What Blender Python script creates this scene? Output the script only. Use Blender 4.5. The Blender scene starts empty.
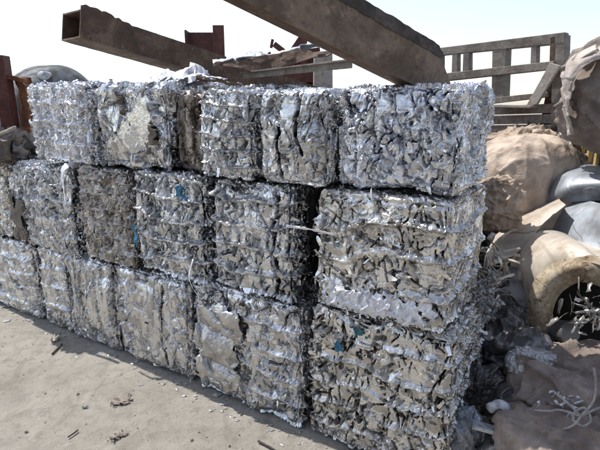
import bpy, math, random
import numpy as np

# ------------------------------------------------------------------ camera, world, sun, exposure
scene = bpy.context.scene
C = scene.collection
R = math.radians
CAM_H, PITCH, FPX = 1.6, R(14), 480.0
cam_d = bpy.data.cameras.new('camera'); cam = bpy.data.objects.new('camera', cam_d); C.objects.link(cam)
cam.location = (0, 0, CAM_H); cam.rotation_euler = (R(90) - PITCH, 0, 0)
cam_d.sensor_width = 36; cam_d.lens = 36 * FPX / 600; cam_d.clip_start = .05; cam_d.clip_end = 3000
scene.camera = cam

# frame of the bale wall: u runs along it to the right, v goes back into it
A0 = np.array([-1.6154, 3.1528, 0.0]); DU = np.array([.8425, -.5387, 0]); NV = np.array([.5387, .8425, 0])
WALL_ROT = math.atan2(DU[1], DU[0])
SUN_EL = R(58)
sun_h = NV * .03 - DU * .99; sun_h /= np.linalg.norm(sun_h)
sun_az = math.atan2(sun_h[0], sun_h[1])            # clockwise from +Y

world = bpy.data.worlds.new('World'); scene.world = world; world.use_nodes = True
wn = world.node_tree; wn.nodes.clear()
wo = wn.nodes.new('ShaderNodeOutputWorld'); wb = wn.nodes.new('ShaderNodeBackground'); ws = wn.nodes.new('ShaderNodeTexSky')
ws.sky_type = 'NISHITA'; ws.sun_disc = False; ws.sun_elevation = SUN_EL; ws.sun_rotation = sun_az
ws.air_density = 1.0; ws.dust_density = 0.7; ws.ozone_density = 1.0
wb.inputs[1].default_value = .15
hs = wn.nodes.new('ShaderNodeHueSaturation'); hs.inputs['Saturation'].default_value = .62
wn.links.new(ws.outputs[0], hs.inputs['Color']); wn.links.new(hs.outputs[0], wb.inputs[0]); wn.links.new(wb.outputs[0], wo.inputs[0])
sl = bpy.data.lights.new('sun', 'SUN'); sl.energy = 3.6; sl.angle = R(.5); sl.color = (1, .95, .87)
so = bpy.data.objects.new('sun', sl); C.objects.link(so)
from mathutils import Vector
sdir = Vector((sun_h[0] * math.cos(SUN_EL), sun_h[1] * math.cos(SUN_EL), math.sin(SUN_EL)))
so.rotation_euler = sdir.to_track_quat('Z', 'Y').to_euler(); so.location = (0, 0, 10)
scene.view_settings.view_transform = 'Standard'; scene.view_settings.look = 'None'
scene.view_settings.gamma = 1; scene.view_settings.use_curve_mapping = False
scene.view_settings.exposure = 0.52

# ------------------------------------------------------------------ maths helpers
def hsh(i, j, k, s):
    x = (i.astype(np.int64) * 73856093) ^ (j.astype(np.int64) * 19349663) ^ (k.astype(np.int64) * 83492791) ^ (s * 2654435761 & 0x7fffffff)
    x = x & 0xffffffff
    x = ((x >> 16) ^ x) * 0x45d9f3b & 0xffffffff
    x = ((x >> 16) ^ x) * 0x45d9f3b & 0xffffffff
    return (x >> 16) ^ x & 0xffffffff
def h01(i, j, k, s):
    return (hsh(i, j, k, s) & 0xffffff) / float(0x1000000)
def vnoise(p, s):
    f = np.floor(p); t = p - f; t = t * t * (3 - 2 * t); i, j, k = f[:, 0].astype(int), f[:, 1].astype(int), f[:, 2].astype(int)
    r = 0
    for a in (0, 1):
        for b in (0, 1):
            for c in (0, 1):
                w = (t[:, 0] if a else 1 - t[:, 0]) * (t[:, 1] if b else 1 - t[:, 1]) * (t[:, 2] if c else 1 - t[:, 2])
                r = r + w * h01(i + a, j + b, k + c, s)
    return r
def fbm(p, s, o=3):
    r = 0; a = .5; n = 0
    for q in range(o):
        r = r + a * vnoise(p * 2 ** q, s + q * 17); n += a; a *= .5
    return r / n
def worley(p, s):
    """nearest jittered cell: distance, second distance, vector from its centre, three randoms"""
    f = np.floor(p); i, j, k = f[:, 0].astype(int), f[:, 1].astype(int), f[:, 2].astype(int)
    n = len(p); d1 = np.full(n, 9.); d2 = np.full(n, 9.); best = np.zeros((n, 3)); ci = np.zeros((n, 3), int)
    for a in (-1, 0, 1):
        for b in (-1, 0, 1):
            for c in (-1, 0, 1):
                I, J, K = i + a, j + b, k + c
                h = hsh(I, J, K, s)
                q = np.stack([I + (h & 1023) / 1023., J + ((h >> 10) & 1023) / 1023., K + ((h >> 20) & 1023) / 1023.], 1)
                v = p - q; d = np.sqrt((v * v).sum(1))
                m = d < d1
                d2 = np.where(m, d1, np.minimum(d2, d)); d1 = np.where(m, d, d1)
                best[m] = v[m]; ci[m] = np.stack([I, J, K], 1)[m]
    r = [h01(ci[:, 0], ci[:, 1], ci[:, 2], s + 101 + z) for z in range(5)]
    return d1, d2, best, r
def sstep(a, b, x):
    t = np.clip((x - a) / (b - a), 0, 1); return t * t * (3 - 2 * t)

def Wp(u, v, z): return A0 + DU * u + NV * v + np.array([0, 0, z])
def ray(x, y):
    a = (x - 300) / FPX; b = (225 - y) / FPX
    return np.array([a, math.cos(PITCH) + b * math.sin(PITCH), -math.sin(PITCH) + b * math.cos(PITCH)])
def at(x, y, dist):
    """world point seen at photo pixel x, y, this many metres away horizontally"""
    r = ray(x, y); return np.array([0, 0, CAM_H]) + r * dist / math.hypot(r[0], r[1])
def onz(x, y, z=0.):
    r = ray(x, y); return np.array([0, 0, CAM_H]) + r * (z - CAM_H) / r[2]

# ------------------------------------------------------------------ mesh helpers
def np_mesh(name, V, F, smooth=True, col=None):
    me = bpy.data.meshes.new(name); V = np.asarray(V, float); F = np.asarray(F, int); n = F.shape[1]
    me.vertices.add(len(V)); me.vertices.foreach_set('co', V.ravel())
    me.loops.add(F.size); me.loops.foreach_set('vertex_index', F.ravel().astype(np.int32))
    me.polygons.add(len(F)); me.polygons.foreach_set('loop_start', np.arange(0, F.size, n, dtype=np.int32))
    me.polygons.foreach_set('use_smooth', np.full(len(F), smooth))
    if col is not None:
        a = me.color_attributes.new('tint', 'FLOAT_COLOR', 'POINT')
        c = np.ones((len(V), 4)); c[:, :3] = col; a.data.foreach_set('color', c.ravel())
    me.update(); me.validate(); return me
def link(name, me, mat, parent=None, loc=None, rotz=0):
    o = bpy.data.objects.new(name, me); C.objects.link(o)
    if me is not None and mat is not None: me.materials.append(mat)
    if parent is not None: o.parent = parent
    if loc is not None: o.location = tuple(float(c) for c in loc)
    o.rotation_euler = (0, 0, rotz); return o
def tag(o, label, cat, group=None, kind=None):
    if label: o['label'] = label
    if cat: o['category'] = cat
    if group: o['group'] = group
    if kind: o['kind'] = kind
    return o
def gridf(nu, nv, off=0):
    i = np.arange(nu - 1)[:, None]; j = np.arange(nv - 1)[None]
    a = (i * nv + j).ravel() + off
    return np.stack([a, a + nv, a + nv + 1, a + 1], 1)
class MB:
    """collects pieces with mixed polygons into one mesh"""
    def __init__(s): s.v = []; s.f = []
    def add(s, V, F):
        o = len(s.v); s.v += [tuple(map(float, q)) for q in V]; s.f += [tuple(int(i) + o for i in q) for q in F]
    def hexa(s, c):   # eight corners: bottom four, top four, same winding
        s.add(c, [(3, 2, 1, 0), (4, 5, 6, 7), (0, 1, 5, 4), (1, 2, 6, 5), (2, 3, 7, 6), (3, 0, 4, 7)])
    def beam(s, a, b, w, h, up=(0, 0, 1)):
        a = np.array(a, float); b = np.array(b, float); d = b - a; d /= np.linalg.norm(d)
        up = np.array(up, float); x = np.cross(d, up); x /= np.linalg.norm(x); y = np.cross(x, d)
        k = [a - x * w / 2 - y * h / 2, a + x * w / 2 - y * h / 2, a + x * w / 2 + y * h / 2, a - x * w / 2 + y * h / 2]
        s.hexa(k + [q + (b - a) for q in k])
    def tube(s, pts, r, n=10, cap=True, squash=1):
        pts = [np.array(p, float) for p in pts]; rr = r if hasattr(r, '__len__') else [r] * len(pts)
        V = []; up = np.array([0.13, .21, .97])
        for i, p in enumerate(pts):
            d = pts[min(i + 1, len(pts) - 1)] - pts[max(i - 1, 0)]; d /= np.linalg.norm(d) + 1e-9
            x = np.cross(d, up); x /= np.linalg.norm(x) + 1e-9; y = np.cross(x, d)
            for k in range(n):
                t = 2 * math.pi * k / n; V.append(p + rr[i] * (x * math.cos(t) + y * math.sin(t) * squash))
        F = [(i * n + k, i * n + (k + 1) % n, (i + 1) * n + (k + 1) % n, (i + 1) * n + k) for i in range(len(pts) - 1) for k in range(n)]
        if cap: F += [tuple(range(n))[::-1], tuple(range((len(pts) - 1) * n, len(pts) * n))]
        s.add(V, F)
    def build(s, name, mat, parent=None, bevel=0, smooth=False, origin=None):
        me = bpy.data.meshes.new(name); V = np.array(s.v)
        if origin is not None: V = V - np.array(origin)
        me.from_pydata([tuple(q) for q in V], [], s.f); me.update()
        if smooth: me.polygons.foreach_set('use_smooth', [True] * len(me.polygons))
        o = link(name, me, mat, parent, origin if parent is None else None)
        if bevel:
            m = o.modifiers.new('bevel', 'BEVEL'); m.width = bevel; m.segments = 2; m.limit_method = 'ANGLE'
        return o
def smooth_pts(pts, n=8):
    P = [np.array(p, float) for p in pts]; P = [2 * P[0] - P[1]] + P + [2 * P[-1] - P[-2]]; out = []
    for i in range(1, len(P) - 2):
        for k in range(n):
            t = k / n; a, b, c, d = P[i - 1:i + 3]
            out.append(.5 * ((2 * b) + (-a + c) * t + (2 * a - 5 * b + 4 * c - d) * t * t + (-a + 3 * b - 3 * c + d) * t ** 3))
    out.append(P[-2]); return out
def refine(ctrl, nu, nv):
    """control net (rows x cols x 3) to a smooth surface of nu x nv points"""
    rows = [smooth_pts(r, 40) for r in ctrl]; cols = []
    for j in range(len(rows[0])): cols.append(smooth_pts([r[j] for r in rows], 40))
    G = np.array(cols).transpose(1, 0, 2)
    iu = np.linspace(0, G.shape[0] - 1, nu); iv = np.linspace(0, G.shape[1] - 1, nv)
    a = np.floor(iu).astype(int).clip(0, G.shape[0] - 2); fa = (iu - a)[:, None, None]
    G2 = G[a] * (1 - fa) + G[a + 1] * fa
    b = np.floor(iv).astype(int).clip(0, G.shape[1] - 2); fb = (iv - b)[None, :, None]
    return G2[:, b] * (1 - fb) + G2[:, b + 1] * fb
def grid_normals(P):
    du = np.gradient(P, axis=0); dv = np.gradient(P, axis=1); n = np.cross(du, dv)
    return n / (np.linalg.norm(n, axis=2, keepdims=True) + 1e-12)
def sheet_mesh(name, P, th=.003, crumple=0., scale=.1, seed=1, fine=0., ragged=0.):
    """a curved sheet with real thickness, dented and crumpled"""
    nu, nv = P.shape[:2]; N = grid_normals(P); q = P.reshape(-1, 3)
    h = 0
    if crumple:
        d1, d2, v, r = worley(q / scale + fbm(q / scale, seed + 5)[:, None] * .8, seed)
        h = crumple * ((r[0] - .5) * .5 + (v * (np.stack(r[1:4], 1) - .5)).sum(1) * 2.2 + (fbm(q / scale * .5, seed + 9) - .5) * 1.5)
    if fine:
        d1, d2, v, r = worley(q / (scale * .3), seed + 31); h = h + fine * (v * (np.stack(r[1:4], 1) - .5)).sum(1) * 2
    P = P + N * (np.reshape(h, (nu, nv, 1)) if np.ndim(h) else 0)
    N = grid_normals(P); F = gridf(nu, nv)
    if ragged:
        i = np.arange(nu) / (nu - 1); j = np.arange(nv) / (nv - 1)
        e = np.minimum(np.minimum(i, 1 - i)[:, None], np.minimum(j, 1 - j)[None])
        nz = vnoise(q / (scale * .35), seed + 77).reshape(nu, nv)
        ok = (e > ragged * nz ** 1.5 * 1.6 - .01 * ragged).ravel(); F = F[ok[F].all(1)]
    V = np.concatenate([(P + N * th / 2).reshape(-1, 3), (P - N * th / 2).reshape(-1, 3)]); o = nu * nv
    E = np.concatenate([F[:, [0, 1]], F[:, [1, 2]], F[:, [2, 3]], F[:, [3, 0]]])
    key = np.sort(E, 1); _, inv, cnt = np.unique(key[:, 0] * 10 ** 7 + key[:, 1], return_inverse=True, return_counts=True)
    E = E[cnt[inv] == 1]
    side = np.stack([E[:, 1], E[:, 0], E[:, 0] + o, E[:, 1] + o], 1)
    return np_mesh(name, V, np.concatenate([F, F[:, ::-1] + o, side]))
def sack_mesh(name, c, rad, seed, rot=0, fold=.03, scale=.16, sq=.75, nu=200, nv=120, floor=None, vstretch=1.6, dirn=None, ridge=1.):
    """a slumped filled bag: squarish body, folds running down it"""
    u = np.linspace(0, 2 * math.pi, nu + 1)[:, None]; v = np.linspace(-math.pi / 2, math.pi / 2, nv)[None]
    g = lambda t, e: np.sign(t) * np.abs(t) ** e
    X = g(np.cos(v), sq) * g(np.cos(u), sq); Y = g(np.cos(v), sq) * g(np.sin(u), sq); Z = g(np.sin(v), sq) * np.ones_like(u)
    n = np.stack([X, Y, Z], 2); q = n * np.array(rad)
    nn = n / np.linalg.norm(n, axis=2, keepdims=True); w = q.reshape(-1, 3)
    wp = w + (fbm(w / scale * .7, seed)[:, None] - .5) * scale * .9
    ps = wp / np.array([scale, scale, scale * vstretch])
    h = (fbm(ps * .5, seed + 3) - .5) * 2.0 - np.abs(fbm(ps * 1.0, seed + 7) - .5) * 3.2 + (1 - np.abs(fbm(ps * 2.3, seed + 11) - .5) * 2) ** 5 * .35
    for a_, ang in enumerate((.3, -.7, 1.3, 2.3)):
        qa = np.stack([(w[:, 0] + w[:, 1]) * math.cos(ang) + w[:, 2] * math.sin(ang), (-(w[:, 0] - w[:, 1]) * math.sin(ang) + w[:, 2] * math.cos(ang)) / 4, w[:, 1] / 3], 1) / (scale * .55)
        z_ = np.abs(fbm(qa, seed + 40 + a_, 2) - .5) * 2; mk = sstep(.4, .6, vnoise(w / (scale * 1.3), seed + 60 + a_))
        h = h + ridge * mk * (.75 * (1 - z_) ** 7 - .1)
    q = q + nn * (h.reshape(nu + 1, nv, 1) * fold)
    q[-1] = q[0]
    if floor is not None: q[:, :, 2] = np.maximum(q[:, :, 2], -rad[2] * floor)
    cr, sr = math.cos(rot), math.sin(rot)
    q = np.stack([q[..., 0] * cr - q[..., 1] * sr, q[..., 0] * sr + q[..., 1] * cr, q[..., 2]], 2)
    return np_mesh(name, q.reshape(-1, 3), gridf(nu + 1, nv))

# ------------------------------------------------------------------ materials
def mat(name, rough=.6, metal=0., base=(.5, .5, .5)):
    m = bpy.data.materials.new(name); m.use_nodes = True; nt = m.node_tree; b = nt.nodes['Principled BSDF']
    b.inputs['Base Color'].default_value = (*base, 1); b.inputs['Roughness'].default_value = rough; b.inputs['Metallic'].default_value = metal
    return m, nt, b
def nd(nt, t, **k):
    n = nt.nodes.new(t)
    for a, v in k.items():
        if a.startswith('i_'):
            key = a[2:].replace('_', ' '); n.inputs[key].default_value = v
        else: setattr(n, a, v)
    return n
def ramp(nt, src, stops):
    r = nt.nodes.new('ShaderNodeValToRGB'); e = r.color_ramp.elements
    while len(e) < len(stops): e.new(.5)
    for x, (p, c) in zip(e, stops):
        x.position = p; x.color = (*(c if hasattr(c, '__len__') else (c, c, c)), 1)
    nt.links.new(src, r.inputs[0]); return r.outputs[0]
def mix(nt, fac, a, b, mode='MIX'):
    m = nt.nodes.new('ShaderNodeMix'); m.data_type = 'RGBA'; m.blend_type = mode
    for s, k in ((fac, 0), (a, 6), (b, 7)):
        if isinstance(s, (int, float)): m.inputs[k].default_value = s
        elif isinstance(s, tuple): m.inputs[k].default_value = (*s, 1)
        else: nt.links.new(s, m.inputs[k])
    return m.outputs[2]
def coords(nt, world=False):
    if world: return nt.nodes.new('ShaderNodeNewGeometry').outputs['Position']
    return nt.nodes.new('ShaderNodeTexCoord').outputs['Object']
def noise(nt, vec, scale, detail=6, rough=.6, dist=0, sc3=None):
    if sc3:
        mp = nt.nodes.new('ShaderNodeMapping'); mp.inputs['Scale'].default_value = sc3; nt.links.new(vec, mp.inputs[0]); vec = mp.outputs[0]
    n = nt.nodes.new('ShaderNodeTexNoise'); n.inputs['Scale'].default_value = scale; n.inputs['Detail'].default_value = detail
    n.inputs['Roughness'].default_value = rough; n.inputs['Distortion'].default_value = dist; nt.links.new(vec, n.inputs[0]); return n.outputs[0]
def bump(nt, b, src, strength=.3, dist=.01, prev=None):
    n = nt.nodes.new('ShaderNodeBump'); n.inputs['Strength'].default_value = strength; n.inputs['Distance'].default_value = dist
    nt.links.new(src, n.inputs['Height'])
    if prev is not None: nt.links.new(prev, n.inputs['Normal'])
    nt.links.new(n.outputs[0], b.inputs['Normal']); return n.outputs[0]
def alu_mat(name, clean=(.72, .725, .735), dull=(.46, .46, .465), dirt=(.05, .048, .045), dirt_amt=.42, rough=.18, metal=1.):
    m, nt, b = mat(name); L = nt.links.new
    at_ = nt.nodes.new('ShaderNodeAttribute'); at_.attribute_name = 'tint'
    sep = nt.nodes.new('ShaderNodeSeparateColor'); L(at_.outputs['Color'], sep.inputs[0])
    P = coords(nt)
    base = mix(nt, ramp(nt, sep.outputs[0], [(.35, 0), (.55, 1)]), dull, clean)
    base = mix(nt, ramp(nt, sep.outputs[2], [(.78, 0), (.86, .55)]), base, tuple(c * .55 for c in clean))
    n1 = noise(nt, P, 9, 8, .7); dm = ramp(nt, n1, [(.5, 0), (.75, dirt_amt * 1.3)])
    base = mix(nt, dm, base, dirt)
    n2 = noise(nt, P, 60, 4, .6); base = mix(nt, ramp(nt, n2, [(.60, 0), (.75, .4)]), base, dirt)
    L(base, b.inputs['Base Color'])
    mr = nt.nodes.new('ShaderNodeMapRange'); L(n2, mr.inputs[0]); mr.inputs[1].default_value = .3; mr.inputs[2].default_value = .75
    mr.inputs[3].default_value = rough * .7; mr.inputs[4].default_value = rough * 1.7; L(mr.outputs[0], b.inputs['Roughness'])
    mm = nt.nodes.new('ShaderNodeMapRange'); L(sep.outputs[1], mm.inputs[0]); mm.inputs[1].default_value = .1; mm.inputs[2].default_value = .35
    mm.inputs[3].default_value = metal * .45; mm.inputs[4].default_value = metal; L(mm.outputs[0], b.inputs['Metallic'])
    v = nt.nodes.new('ShaderNodeTexVoronoi'); v.inputs['Scale'].default_value = 55; v.feature = 'F1'
    w = nt.nodes.new('ShaderNodeVectorMath'); w.operation = 'MULTIPLY_ADD'
    nn = nt.nodes.new('ShaderNodeTexNoise'); nn.inputs['Scale'].default_value = 25; L(P, nn.inputs[0])
    L(nn.outputs[1], w.inputs[0]); w.inputs[1].default_value = (.06, .06, .06); L(P, w.inputs[2]); L(w.outputs[0], v.inputs[0])
    p = bump(nt, b, v.outputs[0], .14, .006); bump(nt, b, noise(nt, P, 140, 3), .10, .002, p)
    return m
ALU = alu_mat('crumpled_aluminium')
ALU_TAN = alu_mat('dull_aluminium', clean=(.74, .73, .715), dull=(.48, .46, .43), dirt_amt=.35, rough=.2)
ALU_BRIGHT = alu_mat('bright_aluminium', clean=(.84, .84, .86), dull=(.60, .60, .62), dirt_amt=.2, rough=.20)
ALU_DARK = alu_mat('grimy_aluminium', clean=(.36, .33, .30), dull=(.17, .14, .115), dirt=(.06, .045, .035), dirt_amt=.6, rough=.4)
ALU_BLUE = alu_mat('bluish_aluminium', clean=(.76, .77, .80), dull=(.54, .55, .58), dirt_amt=.25, rough=.22)

ALU_BROWN = alu_mat('brownish_aluminium', clean=(.56, .54, .52), dull=(.36, .33, .30), dirt=(.09, .07, .055), dirt_amt=.5, rough=.3)
def rust_mat(name, a=(.10, .056, .036), c=(.17, .115, .08), d=(.05, .034, .026), scale=6, metal=.1, rough=.75):
    m, nt, b = mat(name, rough, metal); P = coords(nt, True)
    n = noise(nt, P, scale, 9, .7, .6); col = ramp(nt, n, [(.3, d), (.48, a), (.62, c), (.75, a)])
    n2 = noise(nt, P, scale * 9, 6, .7); col = mix(nt, ramp(nt, n2, [(.5, 0), (.72, .7)]), col, d)
    n3 = noise(nt, P, scale * 3.2, 9, .8, .25); col = mix(nt, ramp(nt, n3, [(.55, 0), (.66, .6)]), col, tuple(min(x * 1.7, .8) for x in c))
    n4 = noise(nt, P, scale * 2.1, 9, .85, .2); col = mix(nt, ramp(nt, n4, [(.57, 0), (.63, .85)]), col, tuple(x * .55 for x in d))
    nt.links.new(col, b.inputs['Base Color']); p = bump(nt, b, n2, .6, .005); bump(nt, b, n3, .5, .006, p); return m
RUST = rust_mat('brown_rusty_steel')
RUST_TAN = rust_mat('sandy_rusty_steel', a=(.15, .105, .075), c=(.25, .185, .14), d=(.075, .055, .042), scale=4)
RUST_RED = rust_mat('red_oxide_steel', a=(.10, .030, .024), c=(.145, .055, .042), d=(.05, .018, .015), scale=5, rough=.6)
RUST_ORANGE = rust_mat('orange_brown_sheet', a=(.17, .065, .03), c=(.28, .12, .05), d=(.05, .025, .02), scale=5)
BLACKISH = rust_mat('near_black_steel', a=(.02, .018, .016), c=(.04, .035, .03), d=(.01, .01, .01), scale=8)  # near-black mottled steel for the back of the duct
MUD = rust_mat('mud_dark_steel', a=(.06, .05, .045), c=(.12, .10, .09), d=(.03, .025, .02), scale=8)
GREYSTEEL = rust_mat('weathered_grey_steel', a=(.17, .145, .125), c=(.27, .235, .20), d=(.09, .065, .045), scale=7, rough=.6)
PALE = rust_mat('pale_weathered_board', a=(.42, .38, .34), c=(.40, .37, .33), d=(.26, .20, .16), scale=7)

def cloth_mat(name, a, b_, scale=7, weave=220):
    m, nt, b = mat(name, .85); P = coords(nt); n = noise(nt, P, scale, 8, .65, .3)
    col = ramp(nt, n, [(.32, tuple(c * .62 for c in a)), (.5, a), (.68, b_)])
    sp = noise(nt, P, 45, 5, .7); col = mix(nt, ramp(nt, sp, [(.58, 0), (.75, .6)]), col, tuple(c * .4 for c in a))
    nt.links.new(col, b.inputs['Base Color']); p = bump(nt, b, noise(nt, P, weave, 2), .25, .002); bump(nt, b, noise(nt, P, 28, 5, .6, 1.5), .5, .012, p); return m
TAN_CLOTH = cloth_mat('tan_woven_plastic', (.50, .40, .32), (.60, .51, .43))
BROWN_CLOTH = cloth_mat('brown_woven_plastic', (.22, .175, .15), (.33, .275, .24))
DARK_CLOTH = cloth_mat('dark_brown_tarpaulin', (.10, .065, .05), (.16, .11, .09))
ORANGE_CLOTH = cloth_mat('orange_brown_sacking', (.42, .325, .25), (.52, .43, .345))
WRAP_CLOTH = cloth_mat('grey_brown_tarpaulin', (.25, .205, .18), (.35, .30, .27))
PALE_CLOTH = cloth_mat('pale_tarpaulin', (.44, .385, .345), (.54, .49, .45))
GREY_CLOTH = cloth_mat('grey_brown_sacking', (.26, .21, .18), (.36, .30, .26))

def sheetmetal(name, col, dark, rough=.35, metal=.85, scale=5):
    m, nt, b = mat(name, rough, metal); P = coords(nt, True)
    n = noise(nt, P, scale, 8, .65, .4); c = ramp(nt, n, [(.38, dark), (.56, col)])
    c = mix(nt, ramp(nt, noise(nt, P, 50, 6, .7), [(.55, 0), (.75, .5)]), c, dark); nt.links.new(c, b.inputs['Base Color'])
    nt.links.new(ramp(nt, n, [(.3, rough * 1.7), (.7, rough * .8)]), b.inputs['Roughness']); bump(nt, b, noise(nt, P, 20, 4), .15, .01); return m
GALV = sheetmetal('galvanised_sheet', (.44, .48, .54), (.26, .27, .29), .45, .7)
GALV_S = sheetmetal('dusty_bright_sheet', (.62, .61, .60), (.38, .36, .34), .32, .85)
GALV_TAN = sheetmetal('dusty_tan_sheet', (.58, .52, .45), (.38, .32, .26), .5, .3)
TANK = sheetmetal('dull_grey_blue_tank', (.13, .145, .16), (.07, .065, .06), .75, .1)
DARKFOIL = sheetmetal('dark_foil', (.22, .21, .21), (.07, .065, .06), .4, .7, 9)
WHITE_ALU = sheetmetal('white_painted_foil', (.78, .79, .84), (.52, .53, .60), .4, .35, 12)
GAP_SHADE = sheetmetal('gap_shade_black', (.018, .018, .02), (.008, .008, .008), .55, .0, 9)  # near-black colour for the shade in the gap between two bales
BLUE = sheetmetal('blue_painted_scrap', (.03, .22, .38), (.02, .10, .17), .35, .3, 14)
TEAL = sheetmetal('teal_painted_scrap', (.04, .17, .20), (.02, .08, .10), .35, .4, 14)
INSUL = rust_mat('scorched_insulation', a=(.32, .25, .17), c=(.52, .45, .34), d=(.12, .06, .03), scale=7, rough=.95, metal=0)
YELLOW = rust_mat('faded_yellow_paint', a=(.55, .38, .12), c=(.62, .46, .20), d=(.25, .16, .07), scale=14)
PLASTIC, _nt, _b = mat('dirty_white_plastic', .45, 0, (.55, .57, .62))
_n = noise(_nt, coords(_nt, True), 25, 5); _nt.links.new(ramp(_nt, _n, [(.4, (.30, .30, .32)), (.6, (.58, .60, .64))]), _b.inputs['Base Color'])
STEELGREY = sheetmetal('grey_steel_can', (.20, .20, .20), (.10, .09, .08), .5, .4)

CORD = cloth_mat('dirty_cord', (.30, .29, .30), (.42, .41, .42), 30)
def ground_mat():
    m, nt, b = mat('dusty_concrete_ground', .9); P = coords(nt, True)
    n = noise(nt, P, 2.2, 12, .72, .3); col = ramp(nt, n, [(.30, (.245, .226, .197)), (.5, (.33, .307, .268)), (.7, (.42, .395, .35))])
    n2 = noise(nt, P, 14, 8, .7, .5); col = mix(nt, ramp(nt, n2, [(.50, 0), (.64, .6)]), col, (.20, .182, .16))
    n3 = noise(nt, P, 90, 6, .7); col = mix(nt, ramp(nt, n3, [(.58, 0), (.72, .6)]), col, (.12, .10, .085))
    n4 = noise(nt, P, 45, 6, .7, 0, (1, 1.3, 1)); col = mix(nt, ramp(nt, n4, [(.60, 0), (.75, .6)]), col, (.40, .37, .33))
    n5 = noise(nt, P, 5, 5, .6, 1.2, (1.0, .35, 1)); col = mix(nt, ramp(nt, n5, [(.56, 0), (.66, .4)]), col, (.19, .16, .13))
    nt.links.new(col, b.inputs['Base Color'])
    p = bump(nt, b, n2, .6, .02); p = bump(nt, b, n3, .7, .008, p); bump(nt, b, n4, .5, .01, p); return m
GROUND = ground_mat()

# ------------------------------------------------------------------ ground
def ground():
    # dense patch by the camera grades out to the horizon in one sheet
    def axis(): 
        a = np.concatenate([-np.geomspace(900, 6.2, 26), np.linspace(-6, 6, 260), np.geomspace(6.2, 900, 26)]); return a
    x = axis(); X, Y = np.meshgrid(x, x + 2.5, indexing='ij'); q = np.stack([X.ravel(), Y.ravel(), 0 * X.ravel()], 1)
    near = np.exp(-((q[:, 0] / 6) ** 2 + ((q[:, 1] - 2.5) / 6) ** 2))
    z = ((fbm(q / .35, 3) - .5) * .012 + (fbm(q / .06, 8) - .5) * .006) * near
    q[:, 2] = z - .002
    return tag(link('ground', np_mesh('ground', q, gridf(len(x), len(x))), GROUND), 'dusty beige concrete yard ground strewn with grit', 'ground', kind='structure')
ground()

def reflected_fence():  # unseen fence, added so the bale metal has something dark to reflect
    x = np.linspace(-14, 14, 560); z = np.array([0, .02, 1.6, 3.3, 3.32])
    X, Z = np.meshgrid(x, z, indexing='ij'); Y = -5.5 + .035 * np.sign(np.sin(X * 18)) * np.abs(np.sin(X * 18)) ** .5 + X * .05
    o = link('added_fence', sheet_mesh('added_fence', np.stack([X, Y, Z], 2), .004), MUD)
    tag(o, 'tall dark corrugated steel fence added out of view to darken the reflections in the bales', 'fence')
reflected_fence()

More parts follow.
